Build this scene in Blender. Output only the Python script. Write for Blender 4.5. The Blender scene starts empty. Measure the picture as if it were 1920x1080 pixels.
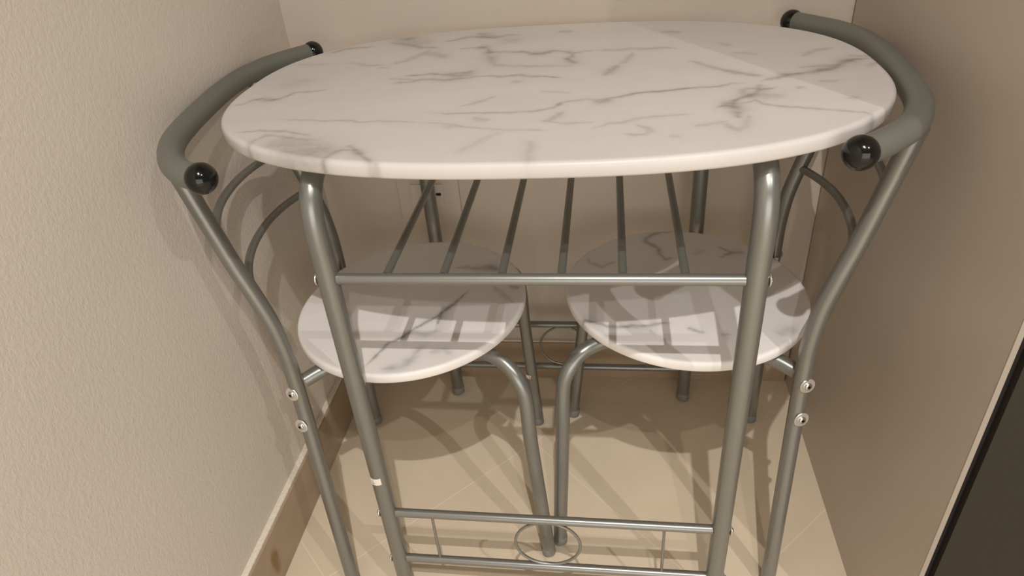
import bpy, bmesh, math, random
import numpy as np
from mathutils import Vector, Matrix

random.seed(7)
rng = np.random.default_rng(7)
scene = bpy.context.scene
COL = scene.collection

# ------------------------------------------------------------------ camera
cam_data = bpy.data.cameras.new('camera')
cam = bpy.data.objects.new('camera', cam_data)
COL.objects.link(cam)
YAW, PITCH, ROLL = 0.174, 0.573, -0.093
fwd = Vector((-math.sin(YAW) * math.cos(PITCH), math.cos(YAW) * math.cos(PITCH), -math.sin(PITCH)))
rgt = Vector((math.cos(YAW), math.sin(YAW), 0.0))
up = rgt.cross(fwd)
r2 = rgt * math.cos(ROLL) + up * math.sin(ROLL)
u2 = up * math.cos(ROLL) - rgt * math.sin(ROLL)
M = Matrix((r2, u2, -fwd)).transposed().to_4x4()
M.translation = Vector((0.081, -0.868, 1.023))
cam.matrix_world = M
cam_data.sensor_width = 36.0
cam_data.lens = 1295.83 / 1920 * 36.0
cam_data.shift_x = 13.19 / 1920
cam_data.shift_y = -21.13 / 1920
cam_data.clip_start = 0.02
scene.camera = cam

# ------------------------------------------------------------------ world, lamps, exposure
world = bpy.data.worlds.new('world')
scene.world = world
world.use_nodes = True
world.node_tree.nodes['Background'].inputs[0].default_value = (1.0, 0.9, 0.8, 1)
world.node_tree.nodes['Background'].inputs[1].default_value = 0.25

def lamp(name, loc, watts, color, size=0.022):
    d = bpy.data.lights.new(name, 'AREA')
    d.shape = 'DISK'
    d.size = size
    d.energy = watts
    d.color = color
    o = bpy.data.objects.new(name, d)
    o.location = loc
    COL.objects.link(o)
    return o

def spot(name, loc, watts, color):
    d = bpy.data.lights.new(name, 'SPOT')
    d.spot_size = math.radians(140)
    d.spot_blend = 1.0
    d.shadow_soft_size = 0.011
    d.energy = watts
    d.color = color
    o = bpy.data.objects.new(name, d)
    o.location = loc
    COL.objects.link(o)
    return o

WARM = (1.0, 0.96, 0.92)
spot('ceiling_lamp', (0.18, -1.235, 2.30), 98, WARM)
spot('ceiling_lamp', (0.34, -1.47, 2.30), 27, WARM)
spot('ceiling_lamp', (1.12, -1.42, 2.30), 70, WARM)
# unseen fill panel added at the front wall to brighten table edge and back wall
fill_light = lamp('fill_panel', (0.85, -2.96, 0.80), 34, WARM, 1.0)
fill_light.data.shape = 'RECTANGLE'
fill_light.data.size = 2.4
fill_light.data.size_y = 1.5
fill_light.rotation_euler = (math.radians(90), 0, 0)

vs = scene.view_settings
vs.view_transform = 'Standard'
vs.look = 'None'
vs.exposure = 0.0
vs.gamma = 1.0
vs.use_curve_mapping = False

# ------------------------------------------------------------------ vein print of the laminate, millimetres on each board
TOP_VEINS = [(0.6,2.2,[(-390,-74),(-373,-67),(-367,-53),(-356,-49),(-343,-56),(-332,-52),(-325,-42),(-319,-28),(-299,-27),(-286,-25),(-276,-17)]),(0.5,6,[(-363,-55),(-356,-50),(-343,-55),(-332,-53)]),(0.45,1.8,[(-303,-128),(-260,-132),(-243,-138),(-223,-137),(-207,-139),(-197,-145),(-184,-143),(-160,-145),(-121,-152)]),(0.4,2,[(-124,-152),(-95,-157),(-85,-161),(-69,-170),(-33,-180),(24,-187)]),(0.5,2.2,[(-337,-163),(-323,-164),(-304,-163),(-274,-167),(-252,-177),(-241,-182)]),(0.45,3,[(-283,-246),(-293,-229),(-302,-211),(-304,-196),(-295,-178),(-275,-181),(-256,-190),(-224,-196)]),(0.42,16,[(-277,-201),(-252,-207),(-226,-215),(-207,-227)]),(0.4,14,[(-253,-224),(-228,-233),(-206,-240)]),(0.5,3,[(-197,-282),(-204,-260),(-203,-247),(-199,-234),(-191,-225),(-179,-225),(-173,-232)]),(0.6,3,[(-192,-218),(-185,-215),(-174,-227),(-165,-240),(-150,-258),(-139,-263)]),(0.4,6,[(-174,-229),(-166,-239)]),(0.4,3,[(-293,99),(-278,97),(-254,81),(-225,80)]),(0.3,3,[(-235,69),(-216,63)]),(0.25,4,[(-369,104),(-342,97),(-315,99)]),(0.25,14,[(-343,2),(-332,11),(-323,27)]),(0.6,4,[(-342,154),(-328,163),(-320,176),(-300,180),(-282,181),(-272,183)]),(0.55,4,[(-257,204),(-238,194),(-218,184),(-194,162),(-178,162),(-161,153)]),(0.6,9,[(-246,225),(-232,219),(-217,223)]),(0.35,18,[(-231,199),(-208,195),(-186,198)]),(0.6,4,[(-167,191),(-149,198),(-134,211),(-110,210),(-91,200),(-81,205),(-69,215),(-48,208)]),(0.6,8,[(-119,235),(-104,215),(-84,202)]),(0.35,12,[(-71,177),(-52,183)]),(0.6,4,[(-114,148),(-103,152),(-92,144),(-83,120),(-61,119),(-36,115),(-21,104),(-7,102),(6,114),(27,105),(35,95),(34,79),(27,73),(40,48),(50,46)]),(0.4,8,[(-23,107),(-7,102)]),(0.6,8,[(-107,150),(-95,148)]),(0.4,6,[(27,73),(40,48)]),(0.5,3,[(35,95),(48,104),(65,106)]),(0.4,4,[(-91,138),(-86,115),(-78,86),(-70,59),(-52,51),(-22,44),(8,42),(28,39),(40,45)]),(0.3,9,[(-88,132),(-73,69)]),(0.55,3.5,[(-197,-6),(-183,-4),(-168,-3),(-159,5),(-142,5),(-127,-1),(-113,1),(-94,4),(-84,12)]),(0.6,3.5,[(-187,25),(-169,25),(-151,30),(-132,23),(-117,26),(-100,28),(-91,37)]),(0.5,10,[(-125,19),(-107,17),(-93,25)]),(0.6,3,[(-88,10),(-67,9),(-54,3),(-40,6),(-30,9),(-18,1),(4,-2),(20,-9),(28,-10)]),(0.4,5,[(-217,80),(-209,92),(-197,104),(-187,125),(-181,141),(-176,150)]),(0.4,9,[(-185,125),(-169,128),(-145,104)]),(0.4,3,[(-133,145),(-120,149),(-109,150)]),(0.4,3,[(-207,13),(-180,10),(-163,3)]),(0.3,6,[(-38,-17),(-24,-21)]),(0.35,2.5,[(-90,-105),(-76,-97),(-62,-86),(-49,-69)]),(0.5,2.2,[(-124,-119),(-104,-125),(-91,-127),(-67,-126),(-34,-129),(1,-128),(14,-122),(25,-114),(29,-103),(45,-97),(58,-93),(66,-97),(77,-98),(89,-92),(102,-86),(120,-78),(140,-75),(159,-72),(179,-67)]),(0.4,4,[(26,-112),(30,-103)]),(0.55,6,[(66,-99),(73,-105),(84,-96)]),(0.5,3.5,[(34,-131),(27,-146),(20,-159),(10,-159)]),(0.35,2.5,[(20,-161),(40,-169),(63,-167),(70,-165)]),(0.3,5,[(-92,-173),(-86,-163)]),(0.3,5,[(-65,-140),(-54,-150),(-44,-151)]),(0.3,3,[(1,-59),(20,-64),(41,-71)]),(0.35,3,[(65,-187),(72,-180),(82,-172),(97,-171),(112,-160),(136,-156),(153,-153),(170,-153)]),(0.4,3,[(98,-201),(108,-205),(119,-204),(125,-196),(119,-185),(110,-177)]),(0.35,4,[(2,-208),(7,-231),(7,-255),(6,-269)]),(0.22,4,[(-69,-244),(-61,-230),(-48,-212),(-38,-197),(-27,-186)]),(0.35,3,[(141,-210),(153,-213)]),(0.45,4,[(66,107),(91,102),(115,107),(138,103),(157,105),(175,97)]),(0.6,6,[(77,-9),(85,10),(96,32)]),(0.35,4,[(96,32),(107,55),(115,88)]),(0.6,2.5,[(90,-91),(104,-83),(125,-76),(142,-77),(160,-71),(179,-68),(208,-66),(223,-56),(238,-58)]),(0.5,5,[(158,188),(189,182)]),(0.5,5,[(7,217),(31,216)]),(0.3,4,[(227,121),(246,98)]),(0.45,4,[(183,41),(216,-1),(230,-12),(247,-28),(263,-36)]),(0.65,3.2,[(195,-135),(205,-128),(216,-117),(223,-110),(233,-103),(241,-95),(250,-81),(261,-80),(269,-74)]),(0.5,8,[(205,-130),(216,-122)]),(0.5,7,[(234,-103),(245,-91)]),(0.75,4,[(255,-54),(267,-46),(280,-40),(289,-34),(302,-31),(314,-28),(326,-22),(337,-19),(350,-8),(363,9),(375,16),(387,16),(397,17)]),(0.6,9,[(280,-38),(290,-32)]),(0.45,8,[(327,-20),(346,-12)]),(0.45,7,[(357,4),(375,15)]),(0.5,3,[(307,-7),(319,-6),(330,-5),(345,-4),(357,2)]),(0.5,3,[(373,34),(386,29),(399,25)]),(0.4,4,[(379,-15),(390,-6),(399,1)]),(0.6,4,[(216,-117),(214,-137),(214,-153),(214,-168)]),(0.4,8,[(216,-126),(215,-153)]),(0.5,4,[(212,-166),(216,-164)]),(0.35,4,[(201,-177),(202,-191),(207,-199),(216,-193),(222,-172),(226,-158)]),(0.55,2.2,[(221,-126),(232,-121),(239,-116),(244,-128),(256,-135),(270,-141),(289,-146),(304,-152),(321,-157),(335,-162),(340,-168),(340,-179)]),(0.5,3.5,[(229,-98),(232,-81),(239,-77),(248,-78),(253,-61)]),(0.35,10,[(244,-100),(257,-103),(267,-110)]),(0.4,4,[(319,37),(338,57),(350,64),(367,70)]),(0.4,3,[(317,-59),(330,-63),(340,-58)]),(0.4,4,[(288,-83),(298,-77)]),(0.4,3,[(331,-121),(343,-117)]),(0.35,3,[(167,-187),(186,-181),(201,-174)]),(0.35,3,[(240,64),(259,61),(272,53)]),(0.4,4,[(218,-7),(233,-19),(247,-24),(261,-36)]),(0.5,3,[(335,-189),(341,-175),(346,-172)])]
SEAT_L_VEINS = [(0.7,2.5,[(-250,-174),(-243,-159),(-236,-140),(-228,-118),(-211,-105),(-196,-82),(-170,-54),(-157,-32),(-146,-10),(-133,16)]),(0.4,4,[(-169,-50),(-153,-21)]),(0.6,2.5,[(-166,-74),(-165,-57),(-167,-50)]),(0.5,4,[(-170,81),(-147,84),(-128,79),(-105,81),(-94,73)]),(0.5,9,[(-121,84),(-95,77)]),(0.5,5,[(-71,29),(-55,21)]),(0.35,4,[(-97,28),(-76,2),(-59,-17)]),(0.4,6,[(-226,-176),(-195,-169),(-184,-148),(-180,-133),(-174,-123)]),(0.3,5,[(-166,-138),(-144,-132),(-132,-143)]),(0.3,5,[(-206,-92),(-179,-98),(-161,-88)])]
SEAT_R_VEINS = [(0.55,3.5,[(197,196),(176,196),(157,187),(147,172),(147,163),(160,149),(168,140),(167,123),(175,107),(191,112)]),(0.55,3,[(263,148),(274,135),(282,128),(267,116),(258,114)]),(0.4,4,[(282,128),(301,128)]),(0.6,3,[(42,-71),(50,-58),(60,-64),(70,-67),(82,-74),(97,-75),(124,-73),(140,-71),(159,-64),(171,-64)]),(0.4,7,[(42,-68),(54,-61)]),(0.5,3,[(193,-75),(204,-81),(216,-84)]),(0.4,3,[(236,-89),(249,-89)]),(0.35,8,[(311,-88),(325,-78),(337,-75)]),(0.35,3,[(50,114),(53,97),(73,84),(95,101)]),(0.3,4,[(220,122),(241,135)])]

# ------------------------------------------------------------------ materials
def mat(name, color=(0.8, 0.8, 0.8), rough=0.5, metallic=0.0, coat=0.0, spec=0.5):
    m = bpy.data.materials.new(name)
    m.use_nodes = True
    b = m.node_tree.nodes['Principled BSDF']
    b.inputs['Base Color'].default_value = (*color, 1)
    b.inputs['Roughness'].default_value = rough
    b.inputs['Metallic'].default_value = metallic
    b.inputs['Specular IOR Level'].default_value = spec
    b.inputs['Coat Weight'].default_value = coat
    return m

def nodes_of(m):
    return m.node_tree.nodes, m.node_tree.links, m.node_tree.nodes['Principled BSDF']

def noise(m, scale, detail=4, rough=0.5, stretch=(1, 1, 1), coord='Object'):
    N, L, b = nodes_of(m)
    tc = N.new('ShaderNodeTexCoord')
    mp = N.new('ShaderNodeMapping')
    mp.inputs['Scale'].default_value = stretch
    nz = N.new('ShaderNodeTexNoise')
    nz.inputs['Scale'].default_value = scale
    nz.inputs['Detail'].default_value = detail
    nz.inputs['Roughness'].default_value = rough
    L.new(tc.outputs[coord], mp.inputs[0])
    L.new(mp.outputs[0], nz.inputs['Vector'])
    return nz

def ramp(m, src, stops):
    N, L, b = nodes_of(m)
    r = N.new('ShaderNodeValToRGB')
    e = r.color_ramp.elements
    while len(e) < len(stops):
        e.new(0.5)
    for k, (p, c) in enumerate(stops):
        e[k].position = p
        e[k].color = (*c, 1)
    L.new(src, r.inputs[0])
    return r

def bump(m, src, strength, dist):
    N, L, b = nodes_of(m)
    bp = N.new('ShaderNodeBump')
    bp.inputs['Strength'].default_value = strength
    bp.inputs['Distance'].default_value = dist
    L.new(src, bp.inputs['Height'])
    L.new(bp.outputs[0], b.inputs['Normal'])
    return bp

def math_node(m, op, a, bb):
    N, L, b = nodes_of(m)
    n = N.new('ShaderNodeMath')
    n.operation = op
    for k, v in enumerate((a, bb)):
        if hasattr(v, 'links'):
            L.new(v, n.inputs[k])
        else:
            n.inputs[k].default_value = v
    return n.outputs[0]

def plaster(name, c0, c1, strength, coarse):
    m = mat(name, c0, 0.85, spec=0.2)
    N, L, b = nodes_of(m)
    big = noise(m, 2.2, 3)
    r = ramp(m, big.outputs['Fac'], [(0.3, c0), (0.7, c1)])
    L.new(r.outputs[0], b.inputs['Base Color'])
    f = noise(m, coarse, 6, 0.62, (1, 1, 0.7))
    bump(m, f.outputs['Fac'], strength, 0.004)
    return m

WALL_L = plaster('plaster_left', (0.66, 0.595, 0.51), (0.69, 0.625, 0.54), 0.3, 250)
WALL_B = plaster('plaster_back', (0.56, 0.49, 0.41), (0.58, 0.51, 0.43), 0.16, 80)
ROOM = plaster('plaster_room', (0.15, 0.13, 0.11), (0.17, 0.15, 0.125), 0.1, 60)
CEIL = mat('ceiling_paint', (0.22, 0.20, 0.18), 0.9)

METAL = mat('silver_lacquer', (0.25, 0.252, 0.23), 0.33, 0.65)
_n = noise(METAL, 900, 2)
bump(METAL, _n.outputs['Fac'], 0.05, 0.0004)
METAL_DARK = mat('chair_lacquer', (0.29, 0.29, 0.265), 0.36, 0.7)
STEEL = mat('zinc_screw', (0.85, 0.84, 0.80), 0.33, 0.85)
SCREW = mat('screw_steel', (0.62, 0.61, 0.57), 0.25, 1.0)
HANDLE = mat('handle_lacquer', (0.165, 0.17, 0.145), 0.42, 0.25)
_n = noise(HANDLE, 900, 2)
bump(HANDLE, _n.outputs['Fac'], 0.05, 0.0004)
BLACK = mat('black_plastic', (0.008, 0.008, 0.007), 0.14, spec=0.4)
FOOT = mat('grey_plastic', (0.20, 0.20, 0.185), 0.45)
DARKCAP = mat('dark_grey_plastic', (0.05, 0.05, 0.045), 0.5)
PAPER = mat('sticker_paper', (0.80, 0.74, 0.66), 0.7)
INK = mat('sticker_ink', (0.12, 0.10, 0.10), 0.7)

def marble(name, c0, c1):
    m = mat(name, (0.8, 0.77, 0.73), 0.38, spec=0.3)
    N, L, b = nodes_of(m)
    at = N.new('ShaderNodeAttribute')
    at.attribute_name = 'vein'
    nz = noise(m, 60, 6, 0.6, (1, 1.5, 1))
    mod = math_node(m, 'MULTIPLY_ADD', nz.outputs['Fac'], 2.1)
    mod.node.inputs[2].default_value = 0.05
    f = math_node(m, 'MULTIPLY', at.outputs['Fac'], mod)
    f.node.use_clamp = True
    base = noise(m, 7, 5, 0.6, (0.7, 1.6, 1))
    br = ramp(m, base.outputs['Fac'], [(0.35, c0), (0.62, c1)])
    mx = N.new('ShaderNodeMix')
    mx.data_type = 'RGBA'
    L.new(f, mx.inputs['Factor'])
    L.new(br.outputs[0], mx.inputs[6])
    mx.inputs[7].default_value = (0.285, 0.27, 0.245, 1)
    L.new(mx.outputs[2], b.inputs['Base Color'])
    g = noise(m, 700, 2)
    bump(m, g.outputs['Fac'], 0.04, 0.0005)
    return m
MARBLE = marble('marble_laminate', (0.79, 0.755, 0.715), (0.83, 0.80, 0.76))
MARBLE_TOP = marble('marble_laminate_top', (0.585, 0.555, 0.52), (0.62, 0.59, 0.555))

def tile_mat():
    m = mat('beige_tile', (0.5, 0.4, 0.3), 0.33, spec=0.4)
    N, L, b = nodes_of(m)
    nz = noise(m, 9, 6, 0.62)
    r = ramp(m, nz.outputs['Fac'], [(0.3, (0.67, 0.565, 0.42)), (0.7, (0.72, 0.61, 0.46))])
    L.new(r.outputs[0], b.inputs['Base Color'])
    g = noise(m, 120, 4)
    bump(m, g.outputs['Fac'], 0.05, 0.001)
    return m
TILE = tile_mat()
GROUT = mat('light_grout', (0.78, 0.68, 0.54), 0.9)

def skirting_mat():
    m = mat('skirting_tile', (0.42, 0.32, 0.22), 0.4, spec=0.4)
    N, L, b = nodes_of(m)
    nz = noise(m, 14, 5)
    r = ramp(m, nz.outputs['Fac'], [(0.3, (0.375, 0.28, 0.185)), (0.7, (0.43, 0.325, 0.22))])
    # rust coloured streak on the left skirting, near the front
    tc = N.new('ShaderNodeTexCoord')
    mp = N.new('ShaderNodeMapping')
    mp.inputs['Location'].default_value = (0.0, 0.234 * 66, -0.052 * 30)
    mp.inputs['Scale'].default_value = (0.0, 66, 30)
    g = N.new('ShaderNodeTexGradient')
    g.gradient_type = 'SPHERICAL'
    wz = noise(m, 55, 5)
    L.new(tc.outputs['Object'], mp.inputs[0])
    L.new(mp.outputs[0], g.inputs[0])
    k = math_node(m, 'MULTIPLY', g.outputs['Fac'], wz.outputs['Fac'])
    k2 = math_node(m, 'MULTIPLY', k, 4.0)
    k2.node.use_clamp = True
    mx = N.new('ShaderNodeMix')
    mx.data_type = 'RGBA'
    L.new(k2, mx.inputs['Factor'])
    L.new(r.outputs[0], mx.inputs[6])
    mx.inputs[7].default_value = (0.25, 0.15, 0.05, 1)
    L.new(mx.outputs[2], b.inputs['Base Color'])
    return m
SKIRT = skirting_mat()
CAULK = mat('cream_caulk', (0.80, 0.72, 0.60), 0.7)
_n = noise(CAULK, 160, 5)
bump(CAULK, _n.outputs['Fac'], 0.6, 0.003)

PANEL = mat('taupe_laminate', (0.49, 0.42, 0.35), 0.38, spec=0.45)
_n = noise(PANEL, 5, 3)
_r = ramp(PANEL, _n.outputs['Fac'], [(0.3, (0.48, 0.41, 0.34)), (0.7, (0.50, 0.43, 0.36))])
PANEL.node_tree.links.new(_r.outputs[0], PANEL.node_tree.nodes['Principled BSDF'].inputs['Base Color'])
EDGE = mat('light_edge_band', (0.33, 0.285, 0.235), 0.45)
DOOR = mat('dark_olive_front', (0.028, 0.024, 0.016), 0.6, spec=0.25)
GAP_BLACK = mat('black_gap', (0.012, 0.01, 0.007), 0.8)
PLATE = mat('socket_plastic', (0.57, 0.495, 0.41), 0.5)
SOCKET_WHITE = mat('socket_white', (0.61, 0.545, 0.47), 0.4)

# ------------------------------------------------------------------ helpers
def link(name, bm, m, parent=None, smooth=True, flat_angle=40):
    me = bpy.data.meshes.new(name)
    bmesh.ops.recalc_face_normals(bm, faces=bm.faces)
    if smooth:
        for f in bm.faces:
            f.smooth = True
        for e in bm.edges:
            if len(e.link_faces) == 2 and e.calc_face_angle(0) > math.radians(flat_angle):
                e.smooth = False
    bm.to_mesh(me)
    bm.free()
    me.materials.append(m)
    o = bpy.data.objects.new(name, me)
    COL.objects.link(o)
    if parent:
        o.parent = parent
    return o

def thing(name, label, cat, loc=(0, 0, 0), rz=0.0, group=None):
    o = bpy.data.objects.new(name, None)
    COL.objects.link(o)
    o.location = loc
    o.rotation_euler = (0, 0, rz)
    o['label'] = label
    o['category'] = cat
    if group:
        o['group'] = group
    return o

def struct(o):
    o['kind'] = 'structure'
    return o

def add_box(bm, lo, hi, bevel=0.0):
    lo, hi = Vector(lo), Vector(hi)
    r = bmesh.ops.create_cube(bm, size=1.0)
    for v in r['verts']:
        v.co = Vector((lo[k] + (v.co[k] + 0.5) * (hi[k] - lo[k]) for k in range(3)))
    if bevel:
        es = list({e for v in r['verts'] for e in v.link_edges})
        bmesh.ops.bevel(bm, geom=es, offset=bevel, segments=2, affect='EDGES', profile=0.7)

def box(name, lo, hi, m, parent=None, bevel=0.0):
    bm = bmesh.new()
    add_box(bm, lo, hi, bevel)
    return link(name, bm, m, parent, smooth=bool(bevel))

def spline(pts, n=10):
    """Centripetal-like Catmull-Rom through pts."""
    P = [Vector(p) for p in pts]
    if len(P) < 3:
        return P
    out = []
    for i in range(len(P) - 1):
        p1, p2 = P[i], P[i + 1]
        p0 = P[i - 1] if i else p1 - (p2 - p1)
        p3 = P[i + 2] if i + 2 < len(P) else p2 + (p2 - p1)
        d = (p2 - p1).length
        m1 = (p2 - p0) / max((p2 - p0).length, 1e-6) * d
        m2 = (p3 - p1) / max((p3 - p1).length, 1e-6) * d
        for k in range(n):
            t = k / n
            out.append((2*t**3 - 3*t*t + 1) * p1 + (t**3 - 2*t*t + t) * m1 + (-2*t**3 + 3*t*t) * p2 + (t**3 - t*t) * m2)
    out.append(P[-1])
    return out

def add_tube(bm, pts, r, seg=20, closed=False, radii=None, squash=None):
    n = len(pts)
    tang = []
    for i in range(n):
        a = pts[i - 1] if (i or closed) else pts[0]
        b = pts[(i + 1) % n] if (i < n - 1 or closed) else pts[-1]
        tang.append((b - a).normalized())
    nrm = tang[0].orthogonal().normalized()
    rings = []
    for i in range(n):
        nrm = (nrm - tang[i] * nrm.dot(tang[i])).normalized()
        bi = tang[i].cross(nrm)
        rad = radii[i] if radii else r
        ring = []
        for k in range(seg):
            a = 2 * math.pi * k / seg
            ring.append(bm.verts.new(pts[i] + (nrm * math.cos(a) + bi * math.sin(a)) * rad))
        rings.append(ring)
    m = n if closed else n - 1
    for i in range(m):
        A, B = rings[i], rings[(i + 1) % n]
        for k in range(seg):
            bm.faces.new((A[k], A[(k + 1) % seg], B[(k + 1) % seg], B[k]))
    if not closed:
        bm.faces.new(rings[0][::-1])
        bm.faces.new(rings[-1])

def tube(name, pts, r, m, parent=None, seg=20, n=10, closed=False, radii=None):
    bm = bmesh.new()
    P = spline(pts, n) if not closed else [Vector(p) for p in pts]
    add_tube(bm, P, r, seg, closed, radii)
    return link(name, bm, m, parent)

def straight(name, a, b, r, m, parent=None, seg=20):
    return tube(name, [Vector(a), Vector(b)], r, m, parent, seg)

def add_lathe(bm, prof, origin, axis, seg=24):
    """prof: (radius, height along axis) from bottom to top."""
    axis = Vector(axis).normalized()
    q = axis.to_track_quat('Z', 'Y')
    o = Vector(origin)
    rings = []
    for r, h in prof:
        if r < 1e-7:
            rings.append([bm.verts.new(o + axis * h)])
        else:
            rings.append([bm.verts.new(o + q @ Vector((r * math.cos(2*math.pi*k/seg), r * math.sin(2*math.pi*k/seg), h))) for k in range(seg)])
    for A, B in zip(rings, rings[1:]):
        if len(A) == 1 and len(B) == 1:
            continue
        for k in range(seg):
            k2 = (k + 1) % seg
            if len(A) == 1:
                bm.faces.new((A[0], B[k2], B[k]))
            elif len(B) == 1:
                bm.faces.new((A[k], A[k2], B[0]))
            else:
                bm.faces.new((A[k], A[k2], B[k2], B[k]))
    for R, rev in ((rings[0], True), (rings[-1], False)):
        if len(R) > 1:
            bm.faces.new(R[::-1] if rev else R)

def lathe(name, prof, origin, axis, m, parent=None, seg=24):
    bm = bmesh.new()
    add_lathe(bm, prof, origin, axis, seg)
    return link(name, bm, m, parent)

def foot_cap(parent, x, y, r, tilt=(0, 0, 1)):
    return lathe('foot_cap', [(r * 0.5, 0.0), (r * 0.85, 0.001), (r + 0.0006, 0.004), (r + 0.0006, 0.018), (r, 0.019)],
                 (x, y, 0.0), tilt, FOOT, parent)

def bolt(parent, pos, axis, washer=True, size=1.0):
    """pan head screw with a star recess on a zinc washer"""
    pos = Vector(pos)
    axis = Vector(axis).normalized()
    s = size
    if washer:
        w = lathe('bolt', [(0.0035 * s, 0.0), (0.0092 * s, 0.0), (0.0095 * s, 0.0006), (0.0090 * s, 0.0013), (0.0035 * s, 0.0013)], pos, axis, STEEL, parent)
        base = pos + axis * 0.0012
    else:
        w = parent
        base = pos
    prof = [(0.0046 * s, 0.0), (0.0046 * s, 0.0012), (0.0040 * s, 0.0024), (0.0026 * s, 0.0030), (0.0019 * s, 0.0030), (0.0017 * s, 0.0016), (0.0, 0.0016)]
    hd = lathe('screw_head', prof, base, axis, SCREW, w)
    hd.data.materials.append(BLACK)
    for f in hd.data.polygons:
        if (f.center - base).dot(axis) > 0.0014 and ((f.center - base) - axis * (f.center - base).dot(axis)).length < 0.0019 * s:
            f.material_index = 1  # recess faces coloured black to stand for the shade inside
    return w

# a laminated board: dense top for the printed veins, rounded rim, flat underside
def board(name, outline, z_top, thick, rings, seg, veins, parent, mats, rim=0.004, origin=(0, 0)):
    ox, oy = origin
    ang = np.linspace(0, 2 * np.pi, seg, endpoint=False)
    bx, by = outline(ang)
    pts = [np.array([[ox, oy, z_top]])]
    cen = np.hypot(bx, by)
    ins = (cen - rim) / cen
    for k in range(1, rings + 1):
        f = k / rings
        pts.append(np.stack([ox + bx * ins * f, oy + by * ins * f, np.full(seg, z_top)], 1))
    prof = [(math.sin(a), 1 - math.cos(a)) for a in np.linspace(0, math.pi / 2, 6)[1:]]
    for s, c in prof:
        g = (cen - rim + rim * s) / cen
        pts.append(np.stack([ox + bx * g, oy + by * g, np.full(seg, z_top - rim * c)], 1))
    rb = min(rim, thick * 0.25)
    pts.append(np.stack([ox + bx, oy + by, np.full(seg, z_top - thick * 0.5)], 1))
    for s, c in [(1 - p[1], p[0]) for p in prof]:
        g = (cen - rb + rb * s) / cen
        pts.append(np.stack([ox + bx * g, oy + by * g, np.full(seg, z_top - thick + rb - rb * c)], 1))
    pts.append(np.array([[ox, oy, z_top - thick]]))
    V = np.concatenate(pts)
    nr = len(pts) - 2
    k = np.arange(seg)
    k2 = (k + 1) % seg
    idx = lambda r: 1 + r * seg
    loops, starts, totals = [], [], []
    tri0 = np.stack([np.zeros(seg, int), idx(0) + k, idx(0) + k2], 1)
    quads = np.concatenate([np.stack([idx(r) + k, idx(r + 1) + k, idx(r + 1) + k2, idx(r) + k2], 1) for r in range(nr - 1)])
    last = len(V) - 1
    tri1 = np.stack([idx(nr - 1) + k, np.full(seg, last), idx(nr - 1) + k2], 1)
    me = bpy.data.meshes.new(name)
    me.vertices.add(len(V))
    me.vertices.foreach_set('co', V.astype(np.float32).ravel())
    L = np.concatenate([tri0.ravel(), quads.ravel(), tri1.ravel()])
    tot = np.concatenate([np.full(seg, 3), np.full(len(quads), 4), np.full(seg, 3)])
    st = np.concatenate([[0], np.cumsum(tot)[:-1]])
    me.loops.add(len(L))
    me.loops.foreach_set('vertex_index', L.astype(np.int32))
    me.polygons.add(len(tot))
    me.polygons.foreach_set('loop_start', st.astype(np.int32))
    me.polygons.foreach_set('loop_total', tot.astype(np.int32))
    me.polygons.foreach_set('use_smooth', np.ones(len(tot), bool))
    me.update(calc_edges=True)
    me.validate()
    # printed veins
    v = np.zeros(len(V))
    X, Y = V[:, 0], V[:, 1]
    for s, w, pl in veins:
        P = np.array(pl, float) / 1000.0
        Q = [P[0]]
        for a, b in zip(P, P[1:]):
            n = max(1, int(np.hypot(*(b - a)) / 0.006))
            for j in range(1, n + 1):
                q = a + (b - a) * j / n
                if j < n:
                    q = q + rng.normal(0, 0.0007, 2)
                Q.append(q)
        w = w / 1000.0
        lo = np.min(Q, 0) - 3 * w
        hi = np.max(Q, 0) + 3 * w
        sel = np.where((X > lo[0]) & (X < hi[0]) & (Y > lo[1]) & (Y < hi[1]))[0]
        x, y = X[sel], Y[sel]
        best = np.zeros(len(sel))
        m = len(Q) - 1
        for j, (a, b) in enumerate(zip(Q, Q[1:])):
            d = b - a
            dd = max((d * d).sum(), 1e-12)
            t = np.clip(((x - a[0]) * d[0] + (y - a[1]) * d[1]) / dd, 0, 1)
            ds = np.hypot(x - a[0] - t * d[0], y - a[1] - t * d[1])
            u = (j + t) / m
            ww = w * (0.55 + 0.6 * np.sin(math.pi * np.clip(u, 0.02, 0.98)) + 0.2 * math.sin(j * 1.7 + w * 9000))
            fade = np.clip(np.minimum(u, 1 - u) * 8 + 0.25, 0, 1)
            best = np.maximum(best, fade * (0.78 * np.exp(-(ds / ww) ** 2) + 0.22 * np.exp(-(ds / (2.4 * ww)) ** 2)))
        v[sel] = 1 - (1 - v[sel]) * (1 - np.clip(s * best, 0, 1))
    at = me.attributes.new('vein', 'FLOAT', 'POINT')
    at.data.foreach_set('value', v.astype(np.float32))
    me.materials.append(mats)
    o = bpy.data.objects.new(name, me)
    COL.objects.link(o)
    if parent:
        o.parent = parent
    return o

# ------------------------------------------------------------------ room shell
XL, YB = -0.466, 0.303
X1, Y0, H = 2.30, -3.0, 2.36
struct(box('floor', (XL, Y0, -0.05), (X1, YB, -0.0005), GROUT))
floor = bpy.data.objects['floor']
struct(box('ceiling', (XL - 0.1, Y0 - 0.1, H), (X1 + 0.1, YB + 0.1, H + 0.05), CEIL))
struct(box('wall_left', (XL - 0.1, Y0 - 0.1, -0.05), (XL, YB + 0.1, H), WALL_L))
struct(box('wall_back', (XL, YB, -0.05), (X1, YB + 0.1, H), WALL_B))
struct(box('wall_front', (XL, Y0 - 0.1, -0.05), (X1, Y0, H), ROOM))
struct(box('wall_right', (X1, Y0 - 0.1, -0.05), (X1 + 0.1, YB + 0.1, H), ROOM))

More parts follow.
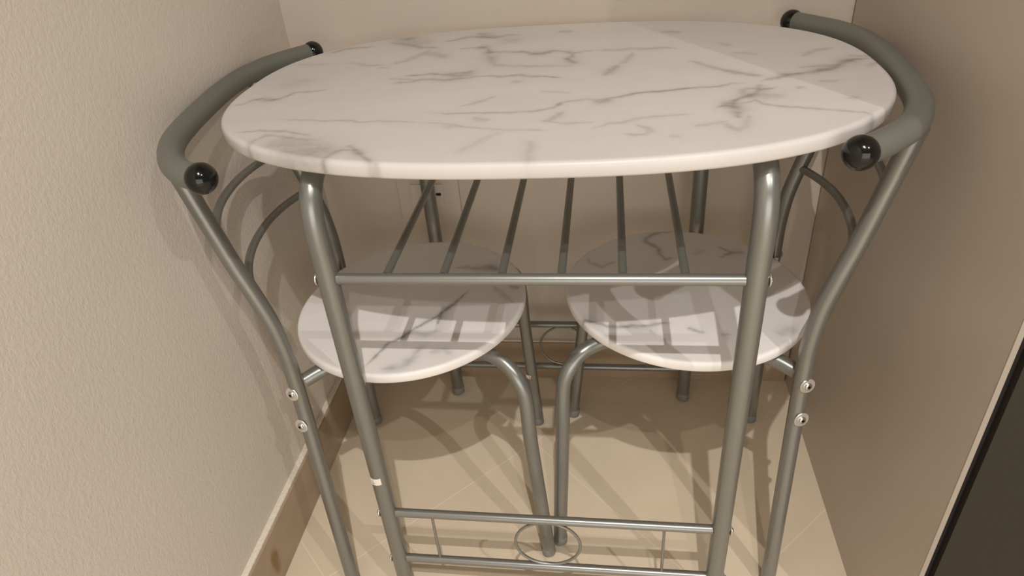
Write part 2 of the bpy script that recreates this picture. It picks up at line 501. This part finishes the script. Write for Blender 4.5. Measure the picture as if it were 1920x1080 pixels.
# diagonal floor tiles, each its own piece, cut at the walls
PITCH_T, GAP = 0.455, 0.0019
C45 = math.sqrt(0.5)
def clip(poly, ax, val, keep_less):
    out = []
    n = len(poly)
    for i in range(n):
        a, b = poly[i], poly[(i + 1) % n]
        ia = (a[ax] <= val) == keep_less
        ib = (b[ax] <= val) == keep_less
        if ia:
            out.append(a)
        if ia != ib:
            t = (val - a[ax]) / (b[ax] - a[ax])
            out.append((a[0] + t * (b[0] - a[0]), a[1] + t * (b[1] - a[1])))
    return out
for i in range(-8, 8):
    for j in range(-10, 6):
        ua, ub = 0.024 + i * PITCH_T + GAP / 2, 0.024 + (i + 1) * PITCH_T - GAP / 2
        va, vb = 0.109 + j * PITCH_T + GAP / 2, 0.109 + (j + 1) * PITCH_T - GAP / 2
        poly = [((u - v) * C45, (u + v) * C45) for u, v in ((ua, va), (ub, va), (ub, vb), (ua, vb))]
        for ax, val, less in ((0, XL + 0.0005, False), (0, X1 - 0.0005, True), (1, Y0 + 0.0005, False), (1, YB - 0.0005, True)):
            if poly:
                poly = clip(poly, ax, val, less)
        if len(poly) < 3:
            continue
        area = 0.5 * abs(sum(p[0] * q[1] - q[0] * p[1] for p, q in zip(poly, poly[1:] + poly[:1])))
        if area < 2e-4:
            continue
        bm = bmesh.new()
        top = [bm.verts.new((x, y, 0.0)) for x, y in poly]
        cx = sum(p[0] for p in poly) / len(poly)
        cy = sum(p[1] for p in poly) / len(poly)
        bot = [bm.verts.new((x, y, -0.0005)) for x, y in poly]
        bm.faces.new(top)
        for k in range(len(poly)):
            k2 = (k + 1) % len(poly)
            bm.faces.new((top[k], bot[k], bot[k2], top[k2]))
        link('tile', bm, TILE, floor, smooth=False)

bl = struct(box('baseboard_left', (XL, Y0, 0.0), (XL + 0.0135, YB, 0.104), SKIRT, bevel=0.001))
box('caulk_strip', (XL, Y0, 0.104), (XL + 0.0105, YB, 0.1085), CAULK, bl, bevel=0.0015)
bb = struct(box('baseboard_back', (XL + 0.0135, YB - 0.011, 0.0), (0.452, YB, 0.093), SKIRT, bevel=0.001))
box('caulk_strip', (XL + 0.0105, YB - 0.008, 0.093), (0.452, YB, 0.0965), CAULK, bb, bevel=0.0012)

# ------------------------------------------------------------------ tall kitchen cabinet on the right
cab = thing('tall_cabinet', 'tall taupe laminate cabinet with a dark olive front, filling the right of the corner', 'cabinet', (0.455, -0.314, 0))
box('side_panel', (0, 0.0016, 0), (0.0055, 0.607, 2.2), PANEL, cab)
box('edge_band', (0, 0, 0), (0.0055, 0.0016, 2.2), EDGE, cab)
box('side_panel', (0.58, 0.0, 0), (0.596, 0.607, 2.2), PANEL, cab)
box('top_panel', (0.0055, 0.002, 2.184), (0.58, 0.607, 2.2), PANEL, cab)
box('back_panel', (0.0055, 0.595, 0.0), (0.58, 0.607, 2.184), GAP_BLACK, cab)
box('gap_shade', (0.0055, 0.014, 0.0), (0.021, 0.030, 2.184), GAP_BLACK, cab)  # black strip paints the shade in the gap beside the door
box('door', (0.019, 0.004, 0.02), (0.575, 0.028, 2.18), DOOR, cab, bevel=0.001)

# ------------------------------------------------------------------ wall socket
so = thing('wall_socket', 'beige double wall socket plate on the back wall, half hidden under the table', 'socket', (-0.255, YB, 0.43))
box('cover_plate', (-0.062, -0.006, -0.043), (0.058, 0, 0.058), PLATE, so, bevel=0.002)
box('blank_module', (-0.036, -0.008, -0.008), (-0.004, -0.006, 0.040), SOCKET_WHITE, so, bevel=0.0006)
sm = box('socket_module', (-0.002, -0.008, -0.008), (0.027, -0.006, 0.040), SOCKET_WHITE, so, bevel=0.0006)
bm = bmesh.new()
for s in (-1, 1):
    add_lathe(bm, [(0.0, -0.0001), (0.0031, -0.0001), (0.0031, 0.0006), (0.0, 0.0006)], (0.018 + s * 0.0022, -0.008, 0.019), (0, -1, 0), 16)
link('socket_hole', bm, BLACK, sm)

# ------------------------------------------------------------------ table
table = thing('bistro_table', 'oval bistro table with white grey-veined marble top on silver tube legs', 'table')
def oval(a):
    n = 2.54
    c, s = np.cos(a), np.sin(a)
    return 0.4 * np.sign(c) * abs(c) ** (2 / n), 0.269 * np.sign(s) * abs(s) ** (2 / n)
board('tabletop', oval, 0.758, 0.0175, 230, 1100, TOP_VEINS, table, MARBLE_TOP, rim=0.006)

TX, TY, TR = 0.238, 0.232, 0.0125
HR, H1, H2 = 0.603, 0.189, 0.081
for sx in (-1, 1):
    for sy in (-1, 1):
        x, y = sx * TX, sy * TY
        P = [(x, y, 0.012), (x, y, 0.30), (x, y, 0.62), (x, y, 0.672), (x, y - sy * 0.006, 0.699), (x, y - sy * 0.020, 0.717), (x, y - sy * 0.042, 0.727), (x, y - sy * 0.075, 0.7278), (x, sy * 0.001, 0.7278)]
        leg = tube('leg', P, TR, METAL, table, seg=28, n=8)
        foot_cap(leg, x, y, TR)
        for z in (HR, H1, H2):
            bolt(table, (x + sx * (TR + 0.0002), y, z), (sx, 0, 0), True, 0.8)
for sy in (-1, 1):
    y = sy * TY
    straight('rack_rail', (-TX + TR - 0.001, y, HR), (TX - TR + 0.001, y, HR), 0.0068, METAL, table)
    for z in (H1, H2):
        straight('stretcher', (-TX + TR - 0.001, y, z), (TX - TR + 0.001, y, z), 0.0066, METAL, table)
    zc = (H1 + H2) / 2
    rr = (H1 - H2) / 2 - 0.0062
    ring = [Vector((-0.004 + math.cos(a) * rr, y, zc + math.sin(a) * rr)) for a in np.linspace(0, 2 * math.pi, 49)[:-1]]
    tube('ring', ring, 0.0023, METAL_DARK, table, seg=10, closed=True)
    for x in (-0.173, 0.162):
        straight('spindle', (x, y, H2 + 0.005), (x, y, H1 - 0.005), 0.0022, METAL_DARK, table, 10)
for k in range(6):
    x = -0.002 + (k - 2.5) * 0.067
    straight('rack_slat', (x, -TY + 0.005, HR + 0.0015), (x, TY - 0.005, HR + 0.0015), 0.0048, METAL, table, 16)

def sticker(parent, x, y, z0, z1, r, a0, a1, slant, mark):
    """paper label wrapped part of the way round a tube"""
    bm = bmesh.new()
    n = 10
    rows = []
    for rr in (r + 0.0003, r + 0.0006):
        lo, hi = [], []
        for k in range(n + 1):
            a = a0 + (a1 - a0) * k / n
            dz = slant * (k / n - 0.5)
            lo.append(bm.verts.new((x + rr * math.cos(a), y + rr * math.sin(a), z0 + dz)))
            hi.append(bm.verts.new((x + rr * math.cos(a), y + rr * math.sin(a), z1 + dz)))
        rows.append((lo, hi))
    (l0, h0), (l1, h1) = rows
    for k in range(n):
        bm.faces.new((l1[k], l1[k + 1], h1[k + 1], h1[k]))
        bm.faces.new((l0[k + 1], l0[k], h0[k], h0[k + 1]))
        bm.faces.new((l0[k], l0[k + 1], l1[k + 1], l1[k]))
        bm.faces.new((h0[k + 1], h0[k], h1[k], h1[k + 1]))
    bm.faces.new((l0[0], l1[0], h1[0], h0[0]))
    bm.faces.new((l1[n], l0[n], h0[n], h1[n]))
    st = link('sticker', bm, PAPER, parent)
    # the tiny printed mark, bars laid on the paper
    bm = bmesh.new()
    am = (a0 + a1) / 2 - 0.12
    zm = (z0 + z1) / 2
    R = r + 0.0008
    for (da0, da1, dz0, dz1) in mark:
        q = []
        for aa, zz in ((am + da0, zm + dz0), (am + da1, zm + dz0), (am + da1, zm + dz1), (am + da0, zm + dz1)):
            q.append(bm.verts.new((x + R * math.cos(aa), y + R * math.sin(aa), zz)))
        bm.faces.new(q)
    link('printed_mark', bm, INK, st, smooth=False)
    return st

sticker(table, -TX, -TY, 0.262, 0.2745, TR, math.radians(-150), math.radians(-62), 0.002,
        [(-0.10, 0.10, -0.003, -0.0018), (-0.10, -0.03, -0.003, 0.003)])

# ------------------------------------------------------------------ chairs
def chair(name, label, loc, yaw, feet, seat_long, veins, ends):
    root = thing(name, label, 'chair', (loc[0], loc[1], 0), yaw, 'bistro chairs pushed under the table from both ends')
    # seat, drawn in the chair's own frame
    cy, sy = math.cos(-yaw), math.sin(-yaw)
    lv = []
    for s, w, pl in veins:
        lv.append((s, w, [((x / 1000 - loc[0]) * cy * 1000 - (y / 1000 - loc[1]) * sy * 1000,
                           (x / 1000 - loc[0]) * sy * 1000 + (y / 1000 - loc[1]) * cy * 1000) for x, y in pl]))
    th = seat_long - yaw
    def outline(a):
        ex, ey = 0.1825 * np.cos(a - th), 0.1725 * np.sin(a - th)
        return ex * math.cos(th) - ey * math.sin(th), ex * math.sin(th) + ey * math.cos(th)
    board('seat', outline, 0.4185, 0.0155, 110, 520, lv, root, MARBLE, rim=0.005)
    R = 0.0108
    PY = 0.157
    XB = -0.152
    for s in (1, -1):
        yy = s * PY
        px, py = feet[2] if s > 0 else feet[3]
        post = tube('back_post', [(px, py, 0.010), (0.5 * px + 0.5 * XB, 0.5 * py + 0.5 * yy, 0.19), (0.1 * px + 0.9 * XB, 0.1 * py + 0.9 * yy, 0.345), (XB, yy, 0.42), (XB - 0.001, yy, 0.455), (XB - 0.006, yy, 0.50), (XB - 0.015, yy, 0.54),
                                  (XB - 0.031, yy, 0.60), (XB - 0.062, yy, 0.738)], R, METAL, root, seg=24, n=8)
        foot_cap(post, px, py, R, Vector((XB - px, yy - py, 0.39)).normalized())
        # flat bracket on the inner side, with its screws
        br = bmesh.new()
        add_box(br, (XB - 0.006, yy - s * 0.0108 - 0.0016, 0.315), (XB + 0.006, yy - s * 0.0108 + 0.0016, 0.390), 0.0012)
        b = link('bracket', br, METAL_DARK, root)
        for z in (0.386, 0.331):
            k = 0.13 if z < 0.35 else 0.0
            bolt(root, (XB + k * (px - XB) - 0.0054, yy + k * (py - yy) + s * 0.0100, z), (-0.42, s * 0.9, 0.12), True, 1.12)
        lathe('nut', [(0.005, 0), (0.0045, 0.004), (0.0026, 0.0045), (0.0026, 0.009), (0.0, 0.010)], (XB + 0.002, yy - s * 0.0125, 0.331), (0.2, -s, 0), STEEL, b, 6)
        fx, fy = feet[0] if s > 0 else feet[1]
        y1 = s * 0.149
        leg = tube('front_leg', [(XB + 0.004, s * (PY - 0.022), 0.383), (XB + 0.03, s * 0.121, 0.389), (XB + 0.07, s * 0.105, 0.3915), (0.0, s * 0.092, 0.392),
                                 (0.08, s * 0.096, 0.3915), (0.118, s * 0.111, 0.389), (0.142, s * 0.127, 0.381), (0.158, s * 0.141, 0.362), (0.166, s * 0.147, 0.335),
                                 (0.169, 0.7 * s * 0.148 + 0.3 * fy * 1.0, 0.25), (fx, fy, 0.010)], R, METAL, root, seg=24, n=8)
        tl = Vector((0.169 - fx, 0.7 * s * 0.148 + 0.3 * fy - fy, 0.24)).normalized()
        foot_cap(leg, fx, fy, R, tl)
        leg['label'] = 'silver tube that runs under the seat and bends down'
    # bowed bars of the back
    for z, xe, bow in ((0.622, XB - 0.036, 0.043), (0.548, XB - 0.016, 0.040)):
        pts = [(xe - bow * (1 - (abs(t) ** 2.2)), t * PY, z + 0.004 * (1 - t * t)) for t in np.linspace(-0.985, 0.985, 15)]
        tube('back_bar', pts, 0.0058, METAL_DARK, root, seg=16, n=4)
    # fat curved top rail with black ball ends
    half = [(-0.140, 0.250), (-0.171, 0.217), (-0.198, 0.182), (-0.220, 0.125), (-0.2275, 0.06), (-0.2285, 0.0)]
    pts = half + [(x, -y) for x, y in half[-2::-1]]
    for k, e in ((0, ends[0]), (-1, ends[1])):
        if e:
            pts[k] = e
    P = [(x, y, 0.7455) for x, y in pts]
    rail = tube('top_rail', P, 0.0143, HANDLE, root, seg=32, n=10)
    for e, q in ((P[0], P[1]), (P[-1], P[-2])):
        d = (Vector(e) - Vector(q)).normalized()
        prof = [(0.0, -0.012), (0.0132, -0.012), (0.0132, -0.002)]
        for a in np.linspace(-0.62, math.pi / 2, 14):
            prof.append((max(0.0170 * math.cos(a), 0.0), 0.001 + 0.0160 * math.sin(a)))
        prof[-1] = (0.0, prof[-1][1])
        lathe('ball_cap', prof, e, d, BLACK, rail, 32)
    return root

left_chair = chair('bistro_chair', 'round-seated marble-look chair on the left, its back against the rough plaster wall',
      (-0.2186, -0.010), math.radians(7.5), ((0.182, 0.135), (0.185, -0.168), (-0.157, 0.167), (-0.1393, -0.2046)), math.radians(58), SEAT_L_VEINS, ((-0.140, 0.247), (-0.147, -0.233)))
right_chair = chair('bistro_chair', 'round-seated marble-look chair on the right, its back against the taupe cabinet side',
      (0.196, 0.0256), math.radians(175.5), ((0.179, 0.170), (0.193, -0.133), (-0.1501, 0.1994), (-0.155, -0.161)), math.radians(137), SEAT_R_VEINS, ((-0.139, 0.248), (-0.143, -0.249)))
sticker(left_chair, 0.1745, 0.1405, 0.124, 0.1325, 0.0109, math.radians(-150 - 7.5), math.radians(-40 - 7.5), 0.0,
        [(-0.22, 0.0, 0.0018, 0.0026), (-0.08, 0.02, -0.0026, 0.0026)])
